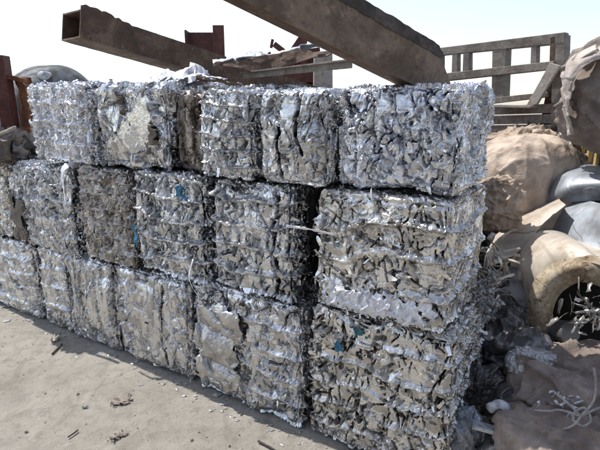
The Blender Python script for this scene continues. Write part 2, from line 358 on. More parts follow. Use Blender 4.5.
# ------------------------------------------------------------------ bales
def bale_mesh(name, w, d, h, seed, res=.005, resy=None, big=.018, med=.012, small=.006, sx=1., sz=1., plate=.4, ribs=0., ribn=5,
              vcrack=.5, ecrack=.5, strokes=.53, smooth=1., fold=0., vpos=(), flaps=500, flapsize=1., edge=1.0, bow=.01, slope=1.):
    nx, nz = int(w / res), int(h / res); ny = int(d / (resy or res * 1.6))
    X, Y, Z = np.linspace(-w / 2, w / 2, nx + 1), np.linspace(0, d, ny + 1), np.linspace(0, h, nz + 1)
    P = []; F = []; off = 0
    def face(a, b, fn, flip):
        nonlocal off
        g = np.stack(np.meshgrid(a, b, indexing='ij'), 2).reshape(-1, 2); P.append(fn(g[:, 0], g[:, 1]))
        f = gridf(len(a), len(b), off); F.append(f[:, ::-1] if flip else f); off += len(g)
    o = np.ones_like
    face(X, Z, lambda s, t: np.stack([s, 0 * s, t], 1), False)
    face(X, Z, lambda s, t: np.stack([s, d * o(s), t], 1), True)
    face(Y, Z, lambda s, t: np.stack([w / 2 * o(s), s, t], 1), False)
    face(Y, Z, lambda s, t: np.stack([-w / 2 * o(s), s, t], 1), True)
    face(X, Y, lambda s, t: np.stack([s, t, h * o(s)], 1), False)
    face(X, Y, lambda s, t: np.stack([s, t, 0 * s], 1), True)
    p = np.concatenate(P); F = np.concatenate(F)
    r = .042; lo = np.array([-w / 2 + r, r, r]); hi = np.array([w / 2 - r, d - r, h - r])
    c = np.clip(p, lo, hi); n = p - c; n /= np.linalg.norm(n, axis=1, keepdims=True) + 1e-9
    pos = c + n * r
    e = 1 - np.sort(np.abs(n), axis=1)[:, -1]                      # 0 on faces, up to .42 on corners
    S = seed * 131 % 9973
    ps = p + np.array([seed * 3.17, seed * 1.3, seed * 2.1])
    warp = np.stack([fbm(ps / .07, S + i) - .5 for i in (1, 2, 3)], 1) * .034 + np.stack([vnoise(ps / .018, S + i) - .5 for i in (4, 5, 6)], 1) * .007
    q = ps + warp; an = np.array([sx, 1., sz])
    d1, d2, v, ra = worley(q / (.15 * an), S + 10)
    H = big * ((ra[0] - .5) * .8 + (v * (np.stack(ra[1:4], 1) - .5)).sum(1) * 1.6 * slope)
    pl = sstep(plate - .08, plate + .08, vnoise(ps / .11, S + 50) * .6 + ra[4] * .4)   # 0 = smooth plates, 1 = shredded
    e1 = d2 - d1
    d1, d2, v2, rb = worley(q / (.055 * an), S + 20)
    e2 = d2 - d1
    d1, d2, v3, rc = worley(q / (.022 * an), S + 30)
    bil = lambda sc, k, pw: (np.abs(fbm(q / (sc * an), S + k, 2) - .5) * 3.2).clip(0, 1) ** pw      # rounded folds, sharp creases
    med, small = med * .72 * smooth, small * .5 * smooth ** 1.6
    H = H + med * (.2 + .8 * pl) * ((rb[0] - .5) * .6 + (v2 * (np.stack(rb[1:4], 1) - .5)).sum(1) * 1.6 * slope + 1.5 * (bil(.10, 21, .6) - .5))
    H = H + small * (.05 + .95 * pl) * ((rc[0] - .5) * .7 + (v3 * (np.stack(rc[1:4], 1) - .5)).sum(1) * 1.8 + 1.3 * (bil(.034, 31, .7) - .5))
    H = H + (fbm(ps / .06, S + 41, 2) - .5) * .008 * (1 - .6 * pl) + (fbm(ps / .14, S + 42, 2) - .5) * .009
    if fold:
        qf = (ps + warp * 1.2) / np.array([.13, .13, .30])
        H = H + fold * ((np.abs(fbm(qf, S + 44, 2) - .5) * 3.2).clip(0, 1) ** .7 - .5)
    # torn seams between plates
    ms = sstep(.50, .60, vnoise(ps / .09, S + 60))
    H = H - ecrack * .030 * ms * np.exp(-(e1 / .045) ** 2) - ecrack * .020 * pl * sstep(.5, .6, vnoise(ps / .06, S + 61)) * np.exp(-(e2 / .09) ** 2)
    tt = ps[:, 0] + ps[:, 1]
    for a_, (ang, cs, ss) in enumerate(((0, .075, .030), (.5, .06, .026), (-.6, .06, .026), (1.1, .055, .018), (.1, .04, .02), (-.25, .045, .022))):
        qa = np.stack([tt * math.cos(ang) + ps[:, 2] * math.sin(ang), (-tt * math.sin(ang) + ps[:, 2] * math.cos(ang)) / 2.6, ps[:, 1] * 0 + a_], 1) + np.stack([warp[:, 0], warp[:, 2], 0 * tt], 1) * .7
        nn_ = fbm(qa / cs, S + 200 + a_, 2) - .5; g_ = .0010 / cs * 1.3
        cut = sstep(strokes, strokes + .12, vnoise(ps / .042 + a_ * 7.3, S + 210 + a_))
        H = H - ecrack * ss * 1.05 * cut * np.exp(-(nn_ / g_) ** 2) + .001 * np.tanh(nn_ / .05) * cut
    # long upright creases
    nv_ = fbm(ps / np.array([.10, .10, .34]) + warp * 8, S + 70, 2) - .5
    H = H - vcrack * .030 * np.exp(-(nv_ / .011) ** 2) * sstep(.38, .52, vnoise(ps / np.array([.1, .1, .12]), S + 71))
    for vx, z0, z1 in vpos:
        wob = (fbm(np.stack([0 * p[:, 0], 0 * p[:, 0], p[:, 2] / .12], 1), S + int(vx * 50) + 7) - .5) * .07
        H = H - .07 * np.exp(-((p[:, 0] - (vx - .5) * w - wob) / .0055) ** 2) * sstep(z0 - .03, z0 + .03, p[:, 2] / h) * (1 - sstep(z1 - .03, z1 + .03, p[:, 2] / h)) * (np.abs(n[:, 1]) > .5)
    if ribs:
        zz = p[:, 2] / h * ribn + (fbm(ps / .22, S + 80) - .5) * .9 + (vnoise(ps / .03, S + 82) - .5) * .12
        t = zz - np.round(zz); rm = np.exp(-(t / .085) ** 2); acc = (vnoise(ps / np.array([.011, .011, .05]), S + 83) - .5) * .5
        H = H * (1 - .55 * rm) + ribs * 1.35 * (rm * (.45 + fbm(ps / .05, S + 81) + acc) - .35) * (np.abs(n[:, 2]) < .7)
    H = H + bow * (1 - (2 * p[:, 2] / h - 1) ** 2) * (1 - (2 * p[:, 0] / w) ** 2) * 1.2
    H = H - e * .012 * edge + e * (fbm(ps / .05, S + 90, 2) - .5) * .026 * edge
    H = np.clip(H, -.075, .022)
    pos = pos + n * H[:, None]
    pos[:, 2] = np.maximum(pos[:, 2], -.004)
    col = np.stack([rb[4], rc[4], ra[2] * .5 + rb[3] * .5], 1)
    nfront = (nx + 1) * (nz + 1)
    # loose flaps and slivers of foil
    if flaps:
        rg = np.random.default_rng(seed + 5)
        vis = np.concatenate([np.arange(nfront), np.arange(2 * nfront, len(p) - (nx + 1) * (ny + 1))])
        flaps = int(flaps * .4); wgt = .25 + .5 * e[vis] + pl[vis] * .9 + (np.abs(n[vis, 1]) > .7) * .5; wgt /= wgt.sum()
        idx = rg.choice(vis, flaps, p=wgt); B = pos[idx]; N = n[idx]
        rv = rg.normal(size=(flaps, 3)); rv[:, 2] *= 1.1; T = rv - (rv * N).sum(1)[:, None] * N; T /= np.linalg.norm(T, axis=1)[:, None]
        Sd = np.cross(N, T); K = 5
        ln = flapsize * np.exp(rg.normal(0, .5, flaps)) * .026; ln = np.minimum(ln, .045); wd = ln * rg.uniform(.15, .55, flaps)
        up_ = rg.random(flaps) < .16; tl = np.where(up_, rg.uniform(.2, .8, flaps), rg.uniform(.0, .22, flaps)); cu = rg.normal(0, 1, flaps) * np.where(up_, 1.1, .35); ro = rg.normal(0, .5, flaps)
        tl = np.where(N[:, 2] > .8, tl * .6, tl)
        V = []
        s0 = np.zeros(flaps); hh = np.full(flaps, .001); prev = None
        for k in range(K + 1):
            a = tl + cu * k / K
            if k: s0 = s0 + np.cos(a) * ln / K; hh = hh + np.sin(a) * ln / K
            tw = ro * k / K; ww = wd * (1 - .5 * (k / K) ** 2 * rg.uniform(0, 1.6, flaps)) * rg.uniform(.75, 1.2, flaps)
            ax = Sd * np.cos(tw)[:, None] + N * np.sin(tw)[:, None]; cpt = B + T * s0[:, None] + N * hh[:, None]
            V += [cpt - ax * ww[:, None] / 2, cpt + ax * ww[:, None] / 2]
        V = np.stack(V, 1).reshape(-1, 3); V[:, 2] = np.maximum(V[:, 2], 0)
        base = len(pos) + np.arange(flaps)[:, None] * (2 * K + 2)
        ff = np.concatenate([base + np.array([[2 * k, 2 * k + 1, 2 * k + 3, 2 * k + 2]]) for k in range(K)])
        cc = np.repeat(np.stack([rg.uniform(.3, 1, flaps), rg.uniform(0.1, 1, flaps), rg.uniform(0, .9, flaps)], 1), 2 * K + 2, 0)
        pos = np.concatenate([pos, V]); F = np.concatenate([F, ff]); col = np.concatenate([col, cc])
    return np_mesh(name, pos, F, FLATS, col)

FLATS = False
GROUP = 'bales of crushed aluminium stacked in a wall'
def bale(u0, u1, z0, z1, mat_, label, seed, v=0., d=.6, tilt=0., yaw=0., **k):
    me = bale_mesh('scrap_bale', u1 - u0, d, z1 - z0, seed, **k)
    o = link('scrap_bale', me, mat_, None, Wp((u0 + u1) / 2, v, z0), WALL_ROT + yaw); o.rotation_euler[1] = tilt
    o['w'] = u1 - u0; tag(o, label, 'bale', GROUP); o['uc'] = (u0 + u1) / 2; o['zb'] = z0; return o
def patch(b, name, u0, u1, z0, z1, mat_, seed, label=None, out=.014, crumple=.012, scale=.05, ragged=.35, lean=0., res=.004, fine=.004, waves=0, wamp=.0):
    """a crumpled scrap pressed into the front of a bale, given in wall coordinates"""
    nu, nz = max(int((u1 - u0) / res), 8), max(int((z1 - z0) / res), 8)
    U, Z = np.meshgrid(np.linspace(u0, u1, nu) - b['uc'], np.linspace(z0, z1, nz) - b['zb'], indexing='ij')
    U = U + lean * (Z - Z.mean())
    s = np.linspace(0, 1, nu)[:, None]; t = np.linspace(0, 1, nz)[None]
    back = (np.abs(2 * s - 1) ** 4 + np.abs(2 * t - 1) ** 4) * .012
    if waves: back = back - wamp * (np.abs(np.sin(math.pi * (t * waves + .25 * s))) ** .7) + 0 * U
    P = np.stack([U, back - out + 0 * U, Z], 2)
    o = link(name, sheet_mesh(name, P, .0012, crumple, scale, seed, fine, ragged), mat_, b)
    if label: o['label'] = label
    return o
def strip(b, name, pts, w, mat_, label=None, th=.001, twist=0.):
    """a ribbon along points (u, v, z) in wall coordinates, hanging on a bale"""
    P = smooth_pts([np.array([q[0] - b['uc'], q[1], q[2] - b['zb']]) for q in pts], 8); P = np.array(P); n = len(P)
    T = np.gradient(P, axis=0); T /= np.linalg.norm(T, axis=1)[:, None] + 1e-9; Nn = np.array([0, -1., 0]); S = np.cross(T, Nn); S /= np.linalg.norm(S, axis=1)[:, None] + 1e-9
    rg = np.random.default_rng(int(abs(pts[0][0]) * 1000)); ww = w * (1 + .25 * rg.normal(size=n))
    ax = S * np.cos(twist * np.linspace(0, 1, n))[:, None] + np.array([0, 1., 0]) * np.sin(twist * np.linspace(0, 1, n))[:, None]
    G = np.stack([P + ax * (k * ww)[:, None] for k in (-.5, -.2, .2, .5)], 1)
    o = link(name, sheet_mesh(name, G, th, .003, .02, 5), mat_, b)
    if label: o['label'] = label
    return o

R3, R2, R1, R0 = 1.245, 1.235, .62, 0.
TOP = 1.69
# top row
T1 = bale(-.235, .425, R3, 1.735, ALU_BRIGHT, 'bright shredded silver bale at the far left end of the top row', 1, res=.0055, sx=.6, sz=1.3, plate=.15, ribs=.012, ribn=4, med=.015, small=.009, flaps=1400, vcrack=.4)
T2 = bale(.445, 1.06, R3, 1.715, ALU, 'smoother grey bale with a brown patch near its top, second in the top row', 2, v=.03, res=.0055, plate=.75, big=.045, med=.02, flaps=300, edge=1.8, slope=1.2, smooth=0.5, fold=0.02, bow=0.02)
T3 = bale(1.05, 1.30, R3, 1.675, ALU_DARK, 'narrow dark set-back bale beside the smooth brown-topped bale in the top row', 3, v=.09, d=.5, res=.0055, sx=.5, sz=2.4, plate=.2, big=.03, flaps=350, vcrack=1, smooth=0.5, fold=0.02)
T4 = bale(1.305, 1.655, R3, 1.672, ALU, 'fine-ribbed silver bale with an orange-brown corner, right of the narrow dark bale', 4, strokes=.5, ecrack=0.6, res=.0042, sx=.8, plate=.5, big=.012, ribs=.012, ribn=6, med=.010, small=.008, flaps=500, smooth=0.8, bow=0.014)
T5 = bale(1.685, 2.055, R3, 1.672, ALU, 'smooth silver top-row bale with two deep upright cracks', 5, v=.01, res=.004, plate=.85, big=.010, med=.007, vpos=((.36, .0, .62), (.62, .35, 1.1)), vcrack=.3, flaps=160, smooth=0.45, fold=0.01, bow=0.018)
T6 = bale(2.075, 2.60, 1.262, 1.68, ALU_BLUE, 'big bluish shredded bale at the right end of the top row under the thick beam', 6, v=.045, d=.5, res=.0036, resy=.006, sx=.8, sz=.9, plate=.42, big=.016, med=.016, small=.009, flaps=800, flapsize=.7, ecrack=0.7, slope=1.1, edge=.8, smooth=0.8, vcrack=0.3, bow=0.016)
# middle row
M0 = bale(-1.30, -.64, R1, 1.21, ALU_TAN, 'dull bale cut off by the left edge of the photo in the middle row', 7, res=.009, plate=.6, flaps=200)
M1 = bale(-.61, .185, .60, 1.215, ALU, 'grey shredded bale with torn foil on its top ledge, leftmost in the middle row', 8, v=-.01, strokes=.5, ecrack=.9, res=.005, sx=.7, sz=1.1, plate=.42, med=.016, small=.010, flaps=1100, edge=1.8, ribs=.008, ribn=5, smooth=0.85, bow=0.016)
M2 = bale(.225, .735, .625, 1.232, ALU_BROWN, 'dark brownish bale in the middle row with a rusty patch at its top', 9, v=.0, res=.0055, sx=.8, plate=.1, med=.014, small=.011, ribs=.008, ribn=7, flaps=600, vcrack=.6)
M3 = bale(.765, 1.325, .645, 1.24, ALU, 'silver wrinkled bale with bright blue scraps, in the middle row', 10, strokes=.50, ecrack=.9, res=.0042, sx=.55, sz=1.8, plate=.55, big=.012, ribs=.022, ribn=5, med=.013, vcrack=.9, flaps=320, edge=1.2, smooth=0.75, fold=0.014, bow=0.016)
M4 = bale(1.355, 1.87, .665, 1.235, ALU, 'silver ribbed bale left of the black gap, in the middle row', 11, v=.01, strokes=0.53, ecrack=0.8, res=.004, sx=.8, plate=.68, big=.010, ribs=.022, ribn=4.6, vpos=((.80, .05, 1.1),), vcrack=.5, flaps=380, smooth=0.75, bow=0.016)
M5 = bale(1.99, 2.60, .70, 1.245, ALU_TAN, 'large bright bale with horizontal bands and pale bottom strip, right of the black gap', 12, res=.0032, resy=.006, plate=.66, big=.009, med=.009, small=.006, ribs=.014, ribn=4, vcrack=.35, ecrack=.7, flaps=1100, smooth=0.85, bow=0.016)
# bottom row
B0 = bale(-1.16, -.43, 0, .60, ALU, 'smooth dull bale at the far left end of the bottom row', 13, res=.007, plate=0.9, ribs=.01, flaps=120, smooth=0.45, fold=0.014, bow=0.018, strokes=0.6)
B1 = bale(-.40, -.03, 0, .605, ALU, 'narrow dull bale with diagonal dents, second from the left in the bottom row', 14, v=.01, res=.006, plate=0.9, ribs=.012, ribn=4, flaps=120, smooth=0.45, fold=0.012, bow=0.018, strokes=0.6)
B2 = bale(-.01, .50, 0, .615, ALU, 'wrinkled grey bale with upright folds, in the bottom row below the dark brownish bale', 15, res=.0048, sx=.5, sz=2.2, plate=.7, big=.014, med=.009, small=.005, vcrack=1, flaps=220, edge=1.6, smooth=0.55, fold=0.03, bow=0.02, strokes=0.56)
B2b = bale(.505, 1.155, 0, .63, ALU, 'flat plated grey bale in the bottom row, below the bale with blue scraps', 16, v=.005, res=.0045, sx=.8, sz=1.5, plate=.9, big=.012, med=.007, small=.005, vpos=((.68, .1, .9),), vcrack=0.5, flaps=160, edge=1.1, smooth=0.38, fold=0.022, bow=0.022, strokes=0.57)
B3 = bale(1.20, 1.93, 0, .66, ALU, 'bottom row bale with a smooth slanting sheet on its left half', 17, strokes=0.56, ecrack=0.6, res=.004, plate=0.74, big=.018, med=.012, ribs=0.016, ribn=5, vpos=((.34, .2, 1.1),), flaps=300, vcrack=.6, smooth=0.6, fold=0.014, bow=0.02)
B4 = bale(1.965, 2.655, 0, .695, ALU_TAN, 'large tan-tinged bale with a teal scrap, right end of the bottom row', 18, res=.0030, resy=.006, plate=.6, big=.008, med=.010, small=.005, ribs=.012, ribn=6, vcrack=.3, ecrack=1.1, flaps=1700, flapsize=.9, smooth=0.9, bow=0.016)
# scraps caught in the bales (children of their bale)
patch(M3, 'blue_scrap', .775, .825, .72, 1.02, BLUE, 3, 'long bright blue scrap pressed against the left edge', lean=-.08, out=.03)
patch(M3, 'blue_scrap', 1.13, 1.24, 1.10, 1.21, BLUE, 4, 'blue scrap near the top', ragged=.35, out=.02)
patch(B4, 'teal_scrap', 2.17, 2.29, .59, .665, TEAL, 6, 'dark teal scrap near the top', ragged=.35, out=.02)
patch(B4, 'blue_scrap', 2.10, 2.17, .50, .58, BLUE, 7, 'small blue scrap', ragged=.4, out=.02)
patch(M5, 'teal_scrap', 2.10, 2.135, .99, 1.03, TEAL, 8, ragged=.4)
patch(M5, 'pale_sheet', 2.01, 2.58, .712, .85, WHITE_ALU, 9, 'lilac-white crumpled sheet along the bottom', ragged=.18, crumple=.012, scale=.05, out=.020, fine=.004, res=.003, waves=1, wamp=.006)
patch(M4, 'brown_scrap', 1.76, 1.90, 1.09, 1.18, GREY_CLOTH, 10, ragged=.5)
patch(M2, 'rusty_scrap', .46, .66, 1.10, 1.21, RUST_TAN, 11, 'round rusty brown scrap at the top', ragged=.5)
patch(T2, 'rusty_scrap', .60, .80, 1.52, 1.70, RUST_TAN, 12, 'curled brown scrap at the top', ragged=.5, crumple=.03, scale=.06)
patch(T2, 'dented_plate', .86, 1.04, 1.28, 1.55, GREYSTEEL, 13, 'smooth folded dark grey plate low on the right', ragged=.4, crumple=.03, scale=.12, out=.035)
patch(T4, 'rusty_scrap', 1.31, 1.375, 1.59, 1.675, RUST_ORANGE, 14, 'small orange-brown scrap at the top left corner', ragged=.5)
strip(M5, 'white_strip', [(1.865, -.035, 1.066), (1.95, -.045, 1.072), (2.04, -.045, 1.07), (2.125, -.04, 1.062)], .011, WHITE_ALU, 'thin white strip poking out across the black gap', twist=.3)
strip(M3, 'white_strip', [(1.255, -.03, .80), (1.25, -.06, .70), (1.29, -.06, .63), (1.33, -.05, .59), (1.345, -.04, .57)], .014, WHITE_ALU, 'curly white strip hanging from the lower right corner', twist=1.2)
strip(M1, 'foil_strip', [(.22, .10, 1.235), (.20, -.01, 1.235), (.185, -.05, 1.19), (.19, -.055, 1.10), (.18, -.05, .99)], .045, WHITE_ALU, 'white torn foil strip hanging over the right corner', twist=.4)
patch(B3, 'smooth_sheet', 1.215, 1.58, .05, .62, GALV_S, 15, 'smooth slanting sheet on the left half', ragged=.16, crumple=.022, scale=.10, out=.016, lean=.12, waves=3, wamp=.03, res=.003)
patch(M1, 'smooth_sheet', -.60, -.38, .62, 1.02, GREYSTEEL, 16, None, ragged=.3, crumple=.02, scale=.16, out=.025)
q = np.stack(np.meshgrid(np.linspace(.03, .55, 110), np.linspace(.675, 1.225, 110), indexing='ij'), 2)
o = link('gap_shade_sheet', sheet_mesh('gap_shade_sheet', np.stack([1.905 - M4['uc'] + 0 * q[..., 0], q[..., 0], q[..., 1] - M4['zb']], 2), .002, .035, .09, 5, .006, .15), GAP_SHADE, M4); o['label'] = 'added black sheet on the right side standing in for the shade of the gap'  # added sheet: the deep shade of the gap put into its colour
# second rank of bales behind, holding up the far end of the beams
for i, (src, du) in enumerate([(B1, .05), (B2, .05), (B2b, .05), (B3, .05), (M1, .1), (M2, .1), (M3, .05), (M4, .1), (T1, .2), (T2, .2), (T4, .2), (T5, .2)]):
    o = src.copy(); C.objects.link(o); p = Wp(src['uc'] + du, .66, src['zb']); o.location = tuple(float(c) for c in p)
    o['label'] = 'aluminium bale hidden in the second rank behind the front wall'; o['group'] = 'bales hidden in the second rank'

# ------------------------------------------------------------------ beams, posts and things behind the wall
BD = np.array([.8334, .976, -.2196]); BD /= np.linalg.norm(BD)     # both beams slope down away from the viewer
def on_line(o, x):
    """parameter s where the line o + BD s crosses the photo column x"""
    a = (x - 300) / FPX; cp, sp = math.cos(PITCH), math.sin(PITCH)
    dz = o[2] - CAM_H; dep = o[1] * cp - dz * sp; dd = BD[1] * cp - BD[2] * sp
    return (o[0] - a * dep) / (a * dd - BD[0])
def beam_frame():
    side = np.cross(BD, [0, 0, 1.]); side /= np.linalg.norm(side); return side, np.cross(side, BD)
def noisy(o, mesh_amp, seed, scale=.08):
    me = o.data; n = len(me.vertices); co = np.empty(n * 3); me.vertices.foreach_get('co', co); co = co.reshape(-1, 3)
    co += np.stack([fbm(co / scale + 7, seed + i, 2) - .5 for i in range(3)], 1) * mesh_amp; me.vertices.foreach_set('co', co.ravel()); me.update()
def plate_grid(o, d1, L1, d2, L2, n, th, r1, r2, top=None):
    """a slab of thickness th along n, gridded so rust pits and dents can move it; returns verts, faces"""
    a = np.linspace(0, L1, r1); b = np.linspace(0, 1, r2)
    A_, B_ = np.meshgrid(a, b, indexing='ij'); hh = np.interp(A_, *top) if top else L2
    P = o + A_[..., None] * d1 + (B_ * hh)[..., None] * d2
    F = gridf(r1, r2); V = np.concatenate([P.reshape(-1, 3), (P + n * th).reshape(-1, 3)]); k = r1 * r2
    E = np.concatenate([F[:, [0, 1]], F[:, [1, 2]], F[:, [2, 3]], F[:, [3, 0]]]); key = np.sort(E, 1)
    _, inv, cnt = np.unique(key[:, 0] * 10 ** 6 + key[:, 1], return_inverse=True, return_counts=True); E = E[cnt[inv] == 1]
    return V, np.concatenate([F[:, ::-1], F + k, np.stack([E[:, 0], E[:, 1], E[:, 1] + k, E[:, 0] + k], 1)])
def box_beam():
    sd, up = beam_frame()
    o = at(61.5, 41, 3.65)                         # far lower corner of the open end
    w, h, L, th = .25, .172, 3.1, .010
    t = link('box_beam', None, None, None, o); tag(t, 'hollow rusty square steel beam with an open end at upper left, lying over the bales', 'steel beam', 'rusty steel beams resting on the bales')
    # near side wall of the beam rises in a torn lip beside the open end
    lip = ([0, .03, .05, .10, .13, .15, .20, .22, .25, .27, .32, .34, .38, 9], [h + .020, h + .034, h + .026, h + .034, h + .024, h + .032, h + .026, h + .012, h + .020, h + .006, h + .010, h - .004, h, h])
    for nm, (V, F) in dict(
        near_side=plate_grid(sd * w, BD, L, up, h, -sd, th, 240, 14, lip),
        far_side=plate_grid(sd * 0, BD, L, up, h, sd, th, 100, 6),
        underside=plate_grid(sd * (th + .001), BD, L, sd, w - 2 * th - .002, up, th, 160, 10),
        top_side=plate_grid(sd * (th + .001) + up * (h - th - .002), BD, L, sd, w - 2 * th - .002, up, th, 120, 10)).items():
        ob = link(nm, np_mesh(nm, V, F, False), RUST if nm != 'underside' else RUST_TAN, t); noisy(ob, .004, 5, .05)
box_beam()
def thick_beam():
    sd, up = beam_frame()
    E = at(408, 82, 2.02)                          # where its lower edge comes down onto the bales
    w, h, th = .065, .166, .012
    s0 = -1.9; L = -s0 + on_line(E, 456); o = E + BD * s0; te = ([0, L - .17, L - .15, L], [h, h, h - .03, .02])
    t = link('channel_beam', None, None, None, o); tag(t, 'thick sandy-brown rusty beam with a dark top lip, coming down onto the right end of the bales', 'steel beam', 'rusty steel beams resting on the bales')
    V, F = plate_grid(np.zeros(3), BD, L, up, h, -sd, th, 300, 26, te); ob = link('near_side', np_mesh('near_side', V, F, False), RUST_TAN, t); noisy(ob, .006, 15, .07)
    V, F = plate_grid(-sd * (th + .001), BD, L, -sd, w, up, th, 150, 10); ob = link('underside', np_mesh('underside', V, F, False), RUST, t); noisy(ob, .004, 16, .06)
    V, F = plate_grid(-sd * (w + th + .002), BD, L, up, h, -sd, th, 120, 10, te); ob = link('far_side', np_mesh('far_side', V, F, False), RUST, t)
    Lt = L - .165; top = ([0, 1.2, 1.5, 1.53, Lt - .03, Lt - .02, Lt], [.036, .036, .034, .046, .042, .03, .024])
    V, F = plate_grid(sd * .004 + up * (h - .02), BD, Lt, up, .07, -sd, .03, 300, 8, top); ob = link('top_lip', np_mesh('top_lip', V, F, False), MUD, t); noisy(ob, .008, 17, .04)
    V, F = plate_grid(-sd * .03 + up * (h + .002), BD, Lt, -sd, w - .02, up, th, 120, 8); ob = link('top_side', np_mesh('top_side', V, F, False), MUD, t)
BD = np.array([1.49, .888, -.569]); BD /= np.linalg.norm(BD)     # the thick beam lies more across and steeper
thick_beam()

def panel(name, pix, dist, mat_, th=.03, label=None, cat=None, group=None, drop=None, n=(0, 1, 0)):
    """an upright slab with this outline as seen from the camera, real thickness th, standing at dist"""
    F = [at(x, y, dist) if not isinstance(dist, (list, tuple)) else at(x, y, d) for (x, y), d in zip(pix, dist if isinstance(dist, (list, tuple)) else [dist] * len(pix))]
    m = MB(); k = len(F); n = np.array(n, float) * th
    m.add(F + [f + n for f in F], [tuple(range(k)), tuple(range(2 * k - 1, k - 1, -1))] + [(i, (i + 1) % k + 0, (i + 1) % k + k, i + k)[::-1] for i in range(k)])
    return m

# red H-column behind the wall
def h_column():
    c = at(211, 95, 5.2); t = link('steel_column', None, None, None, (c[0], c[1], 0)); tag(t, 'dark red steel H-column with a stepped torn top, standing behind the hollow beam', 'steel column')
    l, r = at(190, 95, 5.2)[0] - c[0], at(230, 95, 5.2)[0] - c[0]
    zt = at(200, 31, 5.2)[2]; zt2 = at(222, 27, 5.2)[2]
    def bx(nm, x0, x1, y0, y1, z0, z1, mt=RUST_RED):
        m = MB(); m.hexa([(x0, y0, z0), (x1, y0, z0), (x1, y1, z0), (x0, y1, z0), (x0, y0, z1), (x1, y0, z1), (x1, y1, z1), (x0, y1, z1)]); return m.build(nm, mt, t, bevel=.004)
    bx('web', l + .01, r - .10, .0, .018, 0, zt - .01)
    bx('flange', l - .01, l + .008, -.10, .12, 0, zt)
    f = bx('flange', r - .13, r - .02, -.10, -.085, 0, zt2); bx('flange', r - .098, r - .082, -.084, .12, 0, zt - .05)
    bx('stiffener', l + .012, r - .102, -.09, -.002, zt - .34, zt - .325)
    m = MB(); m.add([(r - .02, -.1, zt - .5), (r + .10, -.1, zt - .62), (r + .10, -.1, zt - .66), (r - .02, -.1, zt - .72), (r - .02, -.08, zt - .5), (r + .10, -.08, zt - .62), (r + .10, -.08, zt - .66), (r - .02, -.08, zt - .72)], [(0, 3, 2, 1), (4, 5, 6, 7), (0, 1, 5, 4), (1, 2, 6, 5), (2, 3, 7, 6), (3, 0, 4, 7)]); m.build('bracket', RUST_RED, t)
h_column()
def red_frame():
    c = at(300, 90, 5.6); t = link('steel_rack', None, None, None, (c[0], c[1], 0)); tag(t, 'broken dark red steel frame with jagged prongs, behind the pale sagging sheet', 'steel rack')
    P = lambda x, y, d=5.6: at(x, y, d) - np.array([c[0], c[1], 0])
    def bar(nm, a, b, w=.05, h=.05, mt=RUST_RED): m = MB(); m.beam(a, b, w, h, (0, 1, .1)); return m.build(nm, mt, t, bevel=.004)
    z0 = np.array([0, 0, -1.0])
    for x, y0 in ((304, 38), (318, 58), (290, 60)):
        a = P(x, y0); b = a.copy(); b[2] = 0; bar('upright', a, b, .09 if x != 304 else .07, .06)
    bar('brace', P(268, 53), P(284, 72), .05, .05); bar('brace', P(274, 44), P(292, 58), .06, .06); bar('brace', P(303, 36), P(290, 55), .07, .05)
    bar('rail', P(268, 58), P(320, 50), .06, .04); bar('rail', P(262, 76), P(322, 78), .10, .05)
    m = panel('infill', [(276, 66), (316, 56), (324, 88), (272, 90)], 5.66, RUST_RED, .02); o = m.build('infill', RUST_RED, t)
    o.data.transform(__import__('mathutils').Matrix.Translation(tuple(-np.array([c[0], c[1], 0]))))
    a = P(271, 48); bar('prong', a, a + [.02, 0, .09], .03, .03)
red_frame()
def pale_column():
    c = at(323, 88, 5.0); m = MB(); l, r = at(313, 88, 5)[0], at(334, 88, 5)[0]; zt = at(323, 52, 5)[2]
    m.hexa([(l - .02, c[1], 0), (r + .03, c[1], 0), (r + .03, c[1] + .2, 0), (l - .02, c[1] + .2, 0), (l + .01, c[1], zt), (r - .02, c[1], zt + .02), (r - .02, c[1] + .18, zt + .02), (l + .01, c[1] + .18, zt)])
    o = m.build('post', PALE, bevel=.01, origin=(c[0], c[1], 0)); tag(o, 'pale beige square post right of the dark red broken frame', 'post')
pale_column()
def white_sheet():
    rows = []
    for k, dd in enumerate((3.25, 3.5, 3.8)):
        sh = k * 1.0
        rows.append([at(x, y - sh * .8, dd) for x, y in ((213, 63), (230, 60), (252, 55), (272, 56.5), (292, 51), (312, 46), (325, 46), (333, 53))])
    P = refine(rows, 40, 140)
    o = link('metal_sheet', sheet_mesh('metal_sheet', P, .008, .02, .12, 3, .004), GALV); tag(o, 'pale wavy metal sheet lying across the hollow beam', 'metal sheet')
    rows = [[at(214, 63.5, 3.24), at(235, 68, 3.22), at(262, 72, 3.2), at(300, 62, 3.2), at(331, 54, 3.2)], [at(216, 62.0, 3.25), at(236, 61, 3.25), at(262, 56, 3.25), at(300, 50, 3.25), at(332, 53.5, 3.25)]]
    o2 = link('hanging_edge', sheet_mesh('hanging_edge', refine(rows, 24, 90), .006, .01, .1, 4), RUST, o)
white_sheet()
m = MB(); a, b = at(243, 73, 3.35), at(352, 60, 2.45)
m.beam(a, b, .05, .008); m.beam(a + np.array([.0, .0, -.02]), b + np.array([0, 0, -.02]), .008, .035)
tag(m.build('angle_bar', GREYSTEEL, bevel=.001, origin=a), 'thin grey angle bar lying from the hollow beam to the thick beam', 'steel bar')
# pale crumple of foil behind the second bale
q = np.stack(np.meshgrid(np.linspace(-.28, .28, 60), np.linspace(-.2, .2, 50), indexing='ij'), 2)
P = np.concatenate([q, .11 * np.exp(-(q[..., :1] ** 2 / .04 + q[..., 1:] ** 2 / .02))], 2)
o = link('foil_heap', sheet_mesh('foil_heap', P, .002, .035, .12, 8, .006, .3), WHITE_ALU, None, Wp(.88, .38, 1.715), WALL_ROT); tag(o, 'pale crumpled foil heap on top of the smoother brown-cornered bale', 'foil heap')

